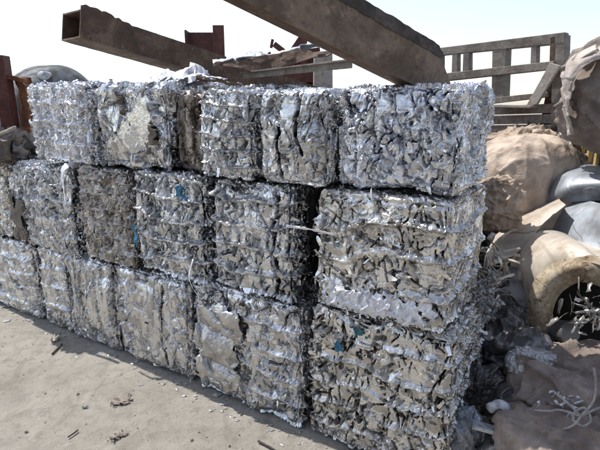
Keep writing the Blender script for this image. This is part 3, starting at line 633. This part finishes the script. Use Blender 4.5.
# far left: rusty skip wall, post, tank
def left_stuff():
    d = 4.6; c = at(5, 140, d)
    t = link('rusty_skip', None, None, None, (c[0], c[1], 0)); tag(t, 'orange-brown rusted skip side with a tall corner post, at the far left behind the bales', 'skip')
    P = lambda x, y, dd=d: at(x, y, dd) - np.array([c[0], c[1], 0])
    for x0, x1, yt, th, nm in ((-3, 9, 55, .10, 'corner_post'),):
        m = MB(); a, b = P(x0, 100), P(x1, 100); zt = P(3, yt)[2]
        m.hexa([(a[0], a[1], 0), (b[0], b[1], 0), (b[0], b[1] + th, 0), (a[0], a[1] + th, 0), (a[0], a[1], zt), (b[0], b[1], zt), (b[0], b[1] + th, zt), (a[0], a[1] + th, zt)]); m.build(nm, RUST_RED, t, bevel=.006)
    xs = np.linspace(P(8, 100, d)[0], P(30, 100, d)[0], 120); zt = P(20, 77)[2]
    z = np.linspace(0, zt, 40); X, Z = np.meshgrid(xs, z, indexing='ij'); Y = P(8, 100)[1] + .12 + .03 * np.tanh(3 * np.sin(X * 38)) + .02 * np.tanh(4 * np.sin(Z * 16))
    o = link('side_wall', sheet_mesh('side_wall', np.stack([X, Y, Z], 2), .008, .02, .2, 5), RUST_ORANGE, t)
    m = MB(); m.beam((xs[0], Y.mean() - .06, zt), (xs[-1], Y.mean() - .06, zt - .03), .06, .035); m.build('top_rail', RUST_ORANGE, t, bevel=.006)
    a = P(-60, 100); m = MB(); m.beam((a[0], a[1] + .1, zt + .1), (P(-3, 100)[0], a[1] + .1, zt + .1), .06, 1.2, (0, 0, 1)); m.build('side_wall', RUST_ORANGE, t)
    # tank
    c2 = at(55, 100, 7.0); u = np.linspace(0, 2 * math.pi, 90); L = (at(97, 90, 7)[0] - at(8, 90, 7)[0]); s = np.linspace(-1, 1, 60)
    rad = at(55, 64, 7)[2] - 1.25
    S, U = np.meshgrid(s, u, indexing='ij'); rr = rad * (1 - np.abs(S) ** 2.6 * .55) * (1 + .03 * np.sin(U * 3 + S * 4))
    P2 = np.stack([S * L * .62, np.cos(U) * rr, np.sin(U) * rr], 2)
    me = sheet_mesh('crushed_tank', P2, .004, .02, .5, 21)
    o = link('crushed_tank', me, TANK, None, (c2[0], c2[1], 1.25)); tag(o, 'crushed grey-blue tank lying behind the far left bale', 'tank')
    m = MB(); k = at(42, 76, 6.4); kk = k - np.array([c2[0], c2[1], 1.25]); m.tube([kk, kk + [0, .25, 0]], .055, 18); m.build('pale_cap', PLASTIC, o, smooth=True)
    m = MB(); z0 = -1.25
    for sx in (-.5, .5): m.hexa([(sx * L * .7 - .1, -.4, z0), (sx * L * .7 + .1, -.4, z0), (sx * L * .7 + .1, .4, z0), (sx * L * .7 - .1, .4, z0), (sx * L * .7 - .1, -.4, -.3), (sx * L * .7 + .1, -.4, -.3), (sx * L * .7 + .1, .4, -.3), (sx * L * .7 - .1, .4, -.3)])
    m.build('cradle', MUD, o)
    # loose junk on top of the left bales
    m = MB(); m.tube(smooth_pts([at(-6, 136, 4.0), at(5, 132, 3.9), at(15, 127.5, 3.8)], 4), .012, 8)
    tag(m.build('stick', PALE, origin=at(5, 132, 3.9), smooth=True), 'pale stick poking up at the far left edge above the middle row', 'stick')
    for i, (x, y, r_, mt, lb) in enumerate(((6, 150, .16, GREYSTEEL, 'dented grey scrap lump on the middle row at the left edge'), (20, 146, .12, DARKFOIL, 'dark crumpled scrap lump on the middle row beside the top row'))):
        p = at(x, y, 4.12); p[2] = 1.215
        me = sack_mesh('scrap_lump', None, (r_ * 1.2, r_ * .9, r_ * .8), 31 + i, .5, .10, .13, .8, 130, 90, .6, ridge=.5); o = link('scrap_lump', me, mt, None, p + [0, 0, r_ * .4]); tag(o, lb, 'scrap lump', 'scrap lumps at the left edge')
left_stuff()

# ------------------------------------------------------------------ upper right: slatted truck side
def truck_side():
    rt = at(564, 40, 4.3); e = np.array([-.669, .743, 0.]); nrm = np.array([.743, .669, 0.])
    og = np.array([rt[0], rt[1], 0])
    t = link('truck_body', None, None, None, og); tag(t, 'weathered grey slatted truck side with a slanting brace, standing behind the bulging sacks', 'truck body')
    def pl(x, y):
        r = ray(x, y); o = np.array([0, 0, CAM_H]); k = ((og - o) @ nrm * 1.0) / (r @ nrm); p = o + k * r; return ((p - og) @ e, p[2])
    def quad(nm, pix, th=.05, off=0., mt=GREYSTEEL):
        th = th * 1.3
        F = []
        for x, y in pix: s_, z_ = pl(x, y); F.append(e * s_ + np.array([0, 0, z_]) + nrm * off)
        m = MB(); m.hexa([F[0], F[1], F[1] + nrm * th, F[0] + nrm * th, F[3], F[2], F[2] + nrm * th, F[3] + nrm * th]); return m.build(nm, mt, t, bevel=.004)
    # pix: bottom-left, bottom-right, top-right, top-left
    quad('top_rail', [(418, 57.5), (565, 43), (565, 32), (418, 50.5)], .06)
    quad('middle_rail', [(418, 84), (555, 69), (555, 61), (418, 76.5)], .07, -.02)
    quad('lower_rail', [(480, 105), (548, 97), (548, 92), (480, 99)], .06, -.01)
    quad('upright', [(550, 135), (563, 135), (565.5, 34), (553, 35)], .08, .002)
    quad('upright', [(530, 66), (536.5, 66), (537, 40), (531, 41)], .05, .002)
    quad('upright', [(491, 100), (504, 98), (506, 44), (492, 46)], .08, .004)
    quad('upright', [(462, 78), (469, 77), (469, 49), (463, 49)], .05, .002)
    quad('upright', [(451, 79), (457, 78), (457, 51), (452, 51)], .05, .002)
    quad('upright', [(436, 80), (441, 79), (441, 52), (437, 52)], .05, .002)
    quad('upright', [(549, 68), (554, 66), (556, 36), (550, 37)], .03, .0, RUST)
    quad('brace', [(528, 108), (540, 104), (563, 66), (553, 63)], .03, -.06, PALE)
    for k in range(3): quad('board', [(486, 134 - k * 9.5), (553, 134 - k * 10.5), (553, 124.5 - k * 10.5), (486, 125.5 - k * 9.5)], .03, .02 + .004 * k, GREYSTEEL)
    quad('board', [(536, 128), (553, 135), (553, 68), (545, 80)], .02, .06, RUST)
    # shelf plate, seen from above its edge
    F = [pl(x, y) for x, y in ((500, 107), (537, 108), (537, 104), (503, 103))]
    m = MB(); a = e * F[0][0] + np.array([0, 0, F[0][1]]); b = e * F[1][0] + np.array([0, 0, F[1][1]])
    m.hexa([a - nrm * .15, b - nrm * .12, b, a, a - nrm * .15 + [0, 0, .02], b - nrm * .12 + [0, 0, .02], b + np.array([0, 0, .02]), a + np.array([0, 0, .02])]); m.build('shelf_plate', PALE, t, bevel=.003)
    # floor, chassis, wheels carry the side
    m = MB(); z = 1.18; w = nrm * 1.9; l = e * 3.2; m.hexa([np.array([0, 0, z]), l + [0, 0, z], l + w + [0, 0, z], w + [0, 0, z], np.array([0, 0, z + .1]), l + [0, 0, z + .1], l + w + [0, 0, z + .1], w + [0, 0, z + .1]]); m.build('floor', MUD, t)
    for s_ in (.5, 2.6):
        for k in (.15, 1.75):
            m = MB(); c = e * s_ + nrm * k + np.array([0, 0, .48]); m.tube([c - nrm * .13, c + nrm * .13], .48, 28); m.build('wheel', MUD, t)
    m = MB(); 
    for k in (.6, 1.3): m.beam(e * .1 + nrm * k + [0, 0, 1.05], e * 3.1 + nrm * k + [0, 0, 1.05], .1, .24)
    for s_ in (.5, 2.6): m.beam(e * s_ + nrm * .2 + [0, 0, .48], e * s_ + nrm * 1.7 + [0, 0, .48], .12, .12); m.beam(e * s_ + nrm * .95 + [0, 0, .5], e * s_ + nrm * .951 + [0, 0, 1.0], .5, .2, e)
    m.build('chassis', MUD, t)
truck_side()

# ------------------------------------------------------------------ right-hand scrap pile
def sack(name, x, y, d, rad, seed, mat_, label, cat='sack', rot=0., **k):
    p = at(x, y, d); o = link(name, sack_mesh(name, None, rad, seed, rot, **k), mat_, None, p); tag(o, label, cat, k.get('group')); return o
# hidden bulk that the visible things lie on
h = sack('scrap_heap', 575, 300, 4.6, (1.5, 1.0, .95), 61, DARKFOIL, 'dark heap of crumpled scrap under the sacks and bent sheets', 'scrap heap', rot=-.5, fold=.16, scale=.2, nu=200, nv=120, vstretch=1)
h.location.z = .35
sack('bulk_sack', 521, 186, 3.75, (.37, .30, .37), 62, TAN_CLOTH, 'big tan bulging sack leaning beside the top right bales', rot=.4, fold=.04, scale=.3, ridge=.45, vstretch=2.2)
sack('bulk_sack', 516, 150, 4.0, (.30, .22, .13), 63, ORANGE_CLOTH, 'orange-brown crumpled sack under the slatted truck side', rot=.1, fold=.05)
sack('bulk_sack', 497, 204, 3.1, (.12, .14, .15), 64, ORANGE_CLOTH, 'small orange-brown sack squeezed beside the right end of the wall', rot=.2, fold=.03, scale=.1)
sack('bulk_sack', 565, 180, 4.2, (.36, .26, .26), 65, GREY_CLOTH, 'grey-brown sack lying between the tan sack and the silver curled sheet', rot=-.3, fold=.05)
sack('wrapped_load', 621, 92, 3.6, (.31, .34, .32), 66, WRAP_CLOTH, 'grey-brown tarpaulin-wrapped load bulging at the upper right edge', 'wrapped load', rot=.3, fold=.045, scale=.30, vstretch=2.6, ridge=1.1)
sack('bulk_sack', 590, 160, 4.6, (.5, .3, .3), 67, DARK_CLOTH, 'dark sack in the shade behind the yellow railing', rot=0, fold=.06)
# yellow railing
def railing():
    a, b = at(574, 146, 4.1), at(612, 133, 3.8); c = at(590, 165, 4.0); t = link('yellow_railing', None, None, None, (c[0], c[1], 0)); tag(t, 'faded yellow steel railing at the right edge above the silver sheet', 'railing')
    og = np.array([c[0], c[1], 0]); m = MB(); m.beam(a - og, b - og, .03, .04); m.build('top_rail', YELLOW, t, bevel=.003)
    for k in range(5):
        p = a + (b - a) * (.05 + k * .22) - og; m = MB(); m.beam(p, (p[0], p[1], p[2] - .55), .028, .03, (0, 1, 0)); m.build('upright', YELLOW, t, bevel=.003)
    p = a + (b - a) * .95 - og
    for q in (a - og, b - og): m = MB(); m.beam((q[0], q[1] + .03, q[2]), (q[0], q[1] + .03, 0), .05, .05, (0, 1, 0)); m.build('post', MUD, t)
railing()
def curved(name, rows, mat_, label, cat='metal sheet', th=.005, cr=.0025, sc=.25, seed=1, n=(110, 150), **k):
    G = [[at(*q) for q in r] for r in rows]; c = np.mean([q for r in G for q in r], axis=0); c[2] = min(q[2] for r in G for q in r)
    P = refine(G, *n) - c; o = link(name, sheet_mesh(name, P, th, cr, sc, seed, **k), mat_, None, c); tag(o, label, cat, 'bent metal sheets in the right-hand pile'); return o
curved('bent_sheet', [[(548, 188, 3.9), (556, 172, 3.95), (575, 164, 4.0), (620, 166, 4.0)], [(545, 195, 3.65), (556, 178, 3.6), (578, 170, 3.6), (620, 170, 3.6)], [(546, 202, 3.5), (560, 190, 3.4), (580, 182, 3.35), (620, 180, 3.3)], [(552, 206, 3.5), (566, 203, 3.4), (585, 201, 3.35), (620, 200, 3.3)]],
       GALV, 'shiny silver curled sheet at the right edge below the yellow railing', seed=4)
curved('bent_sheet', [[(548, 246, 3.2), (556, 222, 3.3), (568, 206, 3.4), (585, 200, 3.4)], [(562, 250, 3.1), (574, 228, 3.15), (586, 212, 3.2), (602, 204, 3.2)], [(585, 256, 2.95), (596, 238, 3.0), (608, 222, 3.0), (622, 210, 3.0)], [(612, 262, 2.9), (618, 244, 2.9), (628, 228, 2.9), (640, 214, 2.9)]],
       GALV, 'smooth pale blue-grey sheet sloping down above the torn elbow duct', seed=5, cr=.002)
curved('bent_sheet', [[(484, 268, 3.0), (500, 262, 2.95), (520, 250, 3.0), (545, 222, 3.1), (566, 205, 3.2)], [(486, 254, 3.1), (500, 240, 3.15), (520, 226, 3.2), (542, 210, 3.3), (560, 200, 3.35)], [(496, 236, 3.4), (508, 222, 3.5), (524, 212, 3.5), (545, 202, 3.6), (560, 196, 3.6)]],
       GALV_TAN, 'dusty tan curved sheet beside the right end of the wall, under the tan sack', seed=6, cr=.004)
curved('bent_sheet', [[(520, 292, 2.8), (534, 288, 2.75), (556, 280, 2.7), (600, 284, 2.6), (640, 290, 2.6)], [(516, 276, 2.9), (530, 262, 2.85), (552, 252, 2.8), (600, 258, 2.7), (640, 262, 2.7)], [(528, 250, 3.1), (540, 240, 3.1), (556, 236, 3.1), (598, 246, 3.0), (640, 252, 3.0)]],
       GALV_TAN, 'tan and silver sheet arched over the scorched insulation edge', seed=7, cr=.004)
curved('bent_sheet', [[(492, 296, 2.75), (506, 300, 2.7), (522, 312, 2.65), (534, 330, 2.6)], [(496, 280, 2.85), (512, 282, 2.8), (528, 290, 2.75), (540, 306, 2.7)], [(508, 268, 3.0), (522, 268, 2.95), (536, 274, 2.9), (548, 286, 2.85)]],
       STEELGREY, 'dull dark grey bent sheet left of the scorched insulation arch', seed=8, cr=.03, sc=.1)
curved('tarpaulin_flap', [[(568, 136, 3.46), (563, 110, 3.44), (563, 78, 3.40), (571, 57, 3.36), (590, 47, 3.34), (620, 42, 3.34)], [(571, 135, 3.36), (567, 110, 3.32), (568, 82, 3.28), (576, 64, 3.26), (593, 54, 3.24), (620, 49, 3.24)], [(574, 134, 3.36), (570, 112, 3.30), (572, 86, 3.26), (580, 70, 3.24), (596, 60, 3.23), (622, 55, 3.23)]],
       PALE_CLOTH, 'pale folded tarpaulin edge curving round the wrapped load', cat='tarpaulin', seed=11, cr=.016, sc=.12)
C.objects[-1]['group'] = 'tarpaulins'
# scorched elbow duct: thick arch with a dark mouth
def duct():
    arch = [at(x, y, d) for x, y, d in ((536, 336, 2.55), (535, 312, 2.55), (540, 286, 2.55), (556, 268, 2.55), (580, 263, 2.5), (606, 268, 2.45), (630, 286, 2.4))]
    pts = smooth_pts(arch, 12); c = arch[3] * [1, 1, 0]; t = link('duct_elbow', None, None, None, c); tag(t, 'torn insulated duct elbow with a scorched yellow-brown edge and black mouth', 'duct')
    pts = [p - c for p in pts]
    ou = [at(x, y, 2.55) - c for x, y in ((529, 340), (529, 312), (534, 286), (549, 268), (574, 259), (602, 259), (642, 278))]
    ce = [at(x, y, 2.50) - c for x, y in ((539, 340), (540, 312), (544, 292), (556, 277), (577, 269), (602, 270), (640, 288))]
    inn = [at(x, y, 2.56) - c for x, y in ((549, 340), (551, 314), (555, 299), (563, 288), (580, 280), (600, 284), (636, 300))]
    link('insulation_edge', sheet_mesh('insulation_edge', refine([ou, ce, inn], 50, 200), .03, .006, .16, 9, .001), INSUL, t)
    back = np.array([.12, .55, .0]); P = np.stack([np.array(pts), np.array(pts) + back * .5 + [0, 0, .02], np.array(pts) + back], 1)
    P = P + np.array([0, .03, .0]); link('duct_shell', sheet_mesh('duct_shell', P, .006, .006, .2, 4), GALV_TAN, t)
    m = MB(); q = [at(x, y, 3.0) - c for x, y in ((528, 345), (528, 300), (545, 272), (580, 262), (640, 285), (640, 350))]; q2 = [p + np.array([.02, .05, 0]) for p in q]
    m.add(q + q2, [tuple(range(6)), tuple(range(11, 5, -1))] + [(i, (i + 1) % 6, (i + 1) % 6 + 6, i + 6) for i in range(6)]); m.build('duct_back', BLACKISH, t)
duct()
m = MB(); a, b = at(546, 329, 2.62), at(571, 333, 2.5); m.tube([a, a + (b - a) * .02, b - (b - a) * .03, b], [.052, .056, .056, .050], 28)
o = m.build('steel_can', STEELGREY, origin=a, bevel=.002); tag(o, 'small dark grey steel can lying in the mouth of the duct', 'can')
# foil shreds in the duct mouth and on the pile
def shreds(name, c, n, spread, L, w, mat_, label, seed, cat='foil shreds'):
    rg = np.random.default_rng(seed); V = []; F = []
    for i in range(n):
        p = rg.normal(size=3) * spread; d = rg.normal(size=3); d /= np.linalg.norm(d); s_ = np.cross(d, rg.normal(size=3)); s_ /= np.linalg.norm(s_)
        l = L * rg.uniform(.4, 1.3); k0 = len(V)
        for k in range(5):
            wk = w * rg.uniform(.6, 1.3); V += [p - s_ * wk, p + s_ * wk]; d = d + rg.normal(size=3) * .22; d /= np.linalg.norm(d); p = p + d * l / 4
            if k: F.append((k0 + 2 * k - 2, k0 + 2 * k - 1, k0 + 2 * k + 1, k0 + 2 * k))
    o = link(name, np_mesh(name, V, F, True), mat_, None, c); mo = o.modifiers.new('thickness', 'SOLIDIFY'); mo.thickness = .001; tag(o, label, cat, 'tangles of foil shreds in the pile', 'stuff'); return o
shreds('foil_tangle', at(592, 312, 2.45), 55, (.06, .05, .045), .08, .010, ALU_TAN, 'greyish foil tangle at the right edge inside the duct mouth', 1)
shreds('foil_tangle', at(497, 268, 2.55), 40, (.03, .06, .08), .12, .007, GALV_TAN, 'brownish foil ribbons springing out beside the right end of the middle row', 2)
shreds('foil_tangle', at(560, 398, 1.95), 26, (.05, .05, .015), .03, .006, ALU_BRIGHT, 'bright foil bits caught between the knotted cords of the brown sack', 3)
shreds('foil_tangle', at(487, 300, 2.35), 80, (.022, .06, .10), .05, .011, ALU, 'silver foil ribbons bursting from the corner of the bottom right bale', 5)
def crumple(name, x, y, d, rad, seed, mat_, label, cat='crumpled foil', group='crumpled foil lumps in the pile', fold=.06):
    fold = .34 * min(rad)
    p = at(x, y, d); me = sack_mesh(name, None, rad, seed, seed * .7, fold, min(rad) * .9, .9, 130, 80, None, 1., ridge=.3)
    n = len(me.vertices); co = np.empty(n * 3); me.vertices.foreach_get('co', co); co = co.reshape(-1, 3)
    q = co / (min(rad) * .5); _, _, v, r = worley(q + fbm(q, seed)[:, None], seed); h_ = ((v * (np.stack(r[1:4], 1) - .5)).sum(1) * 1.5 + (r[0] - .5) * .2) * fold * .6
    co = co + co / np.linalg.norm(co, axis=1)[:, None] * h_[:, None]; me.vertices.foreach_set('co', co.ravel()); me.update()
    o = link(name, me, mat_, None, p); tag(o, label, cat, group); return o
crumple('crumpled_foil', 512, 352, 2.5, (.20, .2, .19), 71, DARKFOIL, 'dark crumpled foil mass right of the bottom right bale, above the brown sack')
crumple('crumpled_foil', 495, 318, 2.65, (.11, .12, .15), 72, STEELGREY, 'dark grey crumpled sheet wedged behind the corner of the bottom right bale')
crumple('crumpled_foil', 532, 362, 2.25, (.14, .10, .05), 73, ALU, 'silver crumpled foil along the upper edge of the brown sack', fold=.04)
crumple('crumpled_foil', 482, 385, 2.2, (.10, .12, .10), 74, DARKFOIL, 'dark crumpled lump at the foot of the bottom right bale')
crumple('crumpled_foil', 464, 432, 1.98, (.062, .09, .10), 75, GALV, 'blue-grey folded foil standing at the foot of the bottom right bale', fold=.03)
# big brown sack in the corner, with a knotted cord
b1 = sack('cord_tied_sack', 596, 388, 2.30, (.36, .30, .14), 76, BROWN_CLOTH, 'brown sack with a knotted cord round its neck, in the bottom right corner', rot=-.3, fold=.05, scale=.2, ridge=1.25)
b2 = sack('bulk_sack', 604, 440, 2.0, (.38, .22, .09), 77, BROWN_CLOTH, 'flattened brown sack lying on the ground in the bottom right corner', rot=-.25, fold=.04, scale=.14, ridge=1.2)
sack('bulk_sack', 537, 398, 2.12, (.10, .13, .10), 78, BROWN_CLOTH, 'small brown bulge of sacking left of the knotted cord', rot=.1, fold=.03, scale=.1)
k0 = at(581, 416, 1.82)
for i, pts in enumerate(([(0, 0), (-20, -6), (-32, -5), (-46, -6)], [(0, 0), (-12, -12), (-24, -22)], [(0, 0), (12, -14), (15, -30), (13, -48)], [(0, 0), (-6, 8), (-18, 13), (-30, 10)], [(0, 0), (18, -8), (30, -6)], [(-8, 4), (2, 10), (10, 4), (4, -8), (-6, -4), (-8, 4)])):
    m = MB(); P = smooth_pts([at(581 + x, 416 + y, 1.82 + .03 * abs(x) / 30) - k0 for x, y in pts], 8); m.tube(P, .0042, 8); 
    o = m.build('cord', CORD, smooth=True); o.location = tuple(k0) if i == 0 else (0, 0, 0)
    if i == 0: rootc = o; tag(o, 'dirty white knotted cord tied round the brown sack', 'cord')
    else: o.parent = rootc; o.name = 'cord_strand'
for i, (rows, lb) in enumerate((([[(486, 404, 2.12), (500, 386, 2.15), (516, 378, 2.18)], [(496, 412, 2.05), (510, 396, 2.08), (524, 386, 2.1)], [(504, 418, 2.02), (518, 404, 2.03), (530, 396, 2.05)]], 'dark bent plate between the bottom right bale and the knotted brown sack'),
                                (([[(474, 446, 1.96), (492, 438, 1.97), (512, 440, 1.97)], [(478, 452, 1.9), (495, 446, 1.9), (516, 448, 1.9)], [(480, 462, 1.88), (498, 456, 1.88), (520, 458, 1.88)]]), 'dark flat scrap plate on the ground below the white offcut'))):
    curved('bent_sheet', rows, DARKFOIL, lb, cr=.012, sc=.06, seed=80 + i)
# plastic pipe elbow
P = smooth_pts([at(492, 407, 1.95), at(500, 404, 1.95), at(508, 410, 1.95), at(510, 422, 1.97), at(505, 432, 2.0)], 8); c = P[0].copy()
m = MB(); m.tube([p - c for p in P], .016, 16, False); o = m.build('pipe_elbow', PLASTIC, smooth=True); o.location = tuple(c); mo = o.modifiers.new('wall', 'SOLIDIFY'); mo.thickness = .003
m = MB(); m.tube([P[0] - c, P[0] - c + np.array([-.012, -.006, -.002])], .021, 16); m.build('socket', PLASTIC, o, smooth=True); tag(o, 'dirty white plastic pipe elbow on the ground beside the bottom right bale', 'pipe')
a, b = at(472, 424, 1.93), at(500, 432, 1.95); m = MB(); m.beam(a, b, .045, .02); tag(m.build('plastic_offcut', PLASTIC, bevel=.003, origin=a), 'dirty white flat offcut lying below the pipe elbow', 'offcut')

# ------------------------------------------------------------------ small things on the ground
def stick(pts, r, mat_, label, nm='stick', cat='stick'):
    P = [onz(x, y, .008) for x, y in pts]; c = P[0]; m = MB(); m.tube(smooth_pts(P, 5), r, 7); o = m.build(nm, mat_, origin=c, smooth=True); tag(o, label, cat)
stick([(52, 354), (57, 349), (62, 344)], .006, MUD, 'short dark stick on the ground by the narrow dull bale')
stick([(258, 441), (268, 446), (276, 451)], .005, MUD, 'thin dark twig on the ground at the bottom centre edge', 'twig', 'twig')
stick([(68, 437), (74, 433), (78, 430)], .004, MUD, 'tiny dark twig on the sunlit ground at lower left', 'twig', 'twig')
for i, (x, y, r_, mt, lb) in enumerate(((120, 402, .075, GREY_CLOTH, 'flattened brown scrap pressed into the sunlit ground, upper one of two'), (118, 437, .05, GREY_CLOTH, 'flattened brown scrap near the bottom left edge, lower one of two'), (56, 340, .06, PALE, 'pale torn rag beside the short dark stick'), (85, 408, .02, PLASTIC, 'tiny white chip on the sunlit ground'))):
    g = np.stack(np.meshgrid(np.linspace(-1, 1, 40), np.linspace(-1, 1, 40), indexing='ij'), 2) * r_; P = np.concatenate([g * [1, .6], np.full((40, 40, 1), .008)], 2)
    o = link('flattened_scrap', sheet_mesh('flattened_scrap', P, .003, .02 * r_ / .06, r_ * .5, 40 + i, .003, .3), mt, None, onz(x, y), i * 1.1); tag(o, lb, 'scrap')
def scatter(name, n, seed, size, mat_, label, cat, area, flat=False, dens=None):
    rg = np.random.default_rng(seed); V = []; F = []
    oc = np.array([(1, 0, 0), (-1, 0, 0), (0, 1, 0), (0, -1, 0), (0, 0, 1), (0, 0, -1)]); of = [(0, 2, 4), (2, 1, 4), (1, 3, 4), (3, 0, 4), (2, 0, 5), (1, 2, 5), (3, 1, 5), (0, 3, 5)]
    c = area(rg, n); s_ = size * np.exp(rg.normal(0, .6, n)); k = 0
    for i in range(n):
        v = oc * (1 + rg.normal(0, .25, (6, 3))) * s_[i] * np.array([1, 1, .18 if flat else .6]); a = rg.uniform(0, 6.28); ca, sa = math.cos(a), math.sin(a)
        v = np.stack([v[:, 0] * ca * 1.3 - v[:, 1] * sa, v[:, 0] * sa * 1.3 + v[:, 1] * ca, v[:, 2] + s_[i] * (.1 if flat else .3)], 1) + c[i]; V.append(v); F.append(np.array(of) + 6 * i)
    return tag(link(name, np_mesh(name, np.concatenate(V), np.concatenate(F), False), mat_), label, cat, kind='stuff')
def yard(rg, n): return np.stack([rg.uniform(-4.5, 1.2, n), rg.uniform(.6, 5.5, n), np.zeros(n)], 1)
def foot(rg, n):
    u = rg.uniform(-1.4, 2.9, n); v = -np.abs(rg.normal(0, .07, n)) - .0; return np.array([Wp(a, b, 0) for a, b in zip(u, v)])
def right(rg, n): return np.stack([rg.uniform(.6, 2.4, n), rg.uniform(1.7, 3.2, n), np.zeros(n)], 1)
STONE = rust_mat('grit', a=(.22, .20, .17), c=(.40, .37, .33), d=(.12, .10, .085), scale=30, metal=0, rough=.9)
scatter('grit', 2600, 1, .0025, STONE, 'fine grit and small stones on the yard ground', 'grit', yard)
scatter('dark_crumbs', 600, 2, .0032, MUD, 'dark flat crumbs trodden into the ground', 'crumbs', yard, True)
scatter('foil_crumbs', 260, 3, .006, ALU, 'silver foil crumbs fallen along the foot of the bales', 'foil crumbs', foot, True)
scatter('rubble', 900, 4, .014, MUD, 'dark rubble and rust flakes on the ground under the right-hand pile', 'rubble', right)

for o in list(C.objects):
    for k in ('w', 'uc', 'zb'):
        if k in o: del o[k]
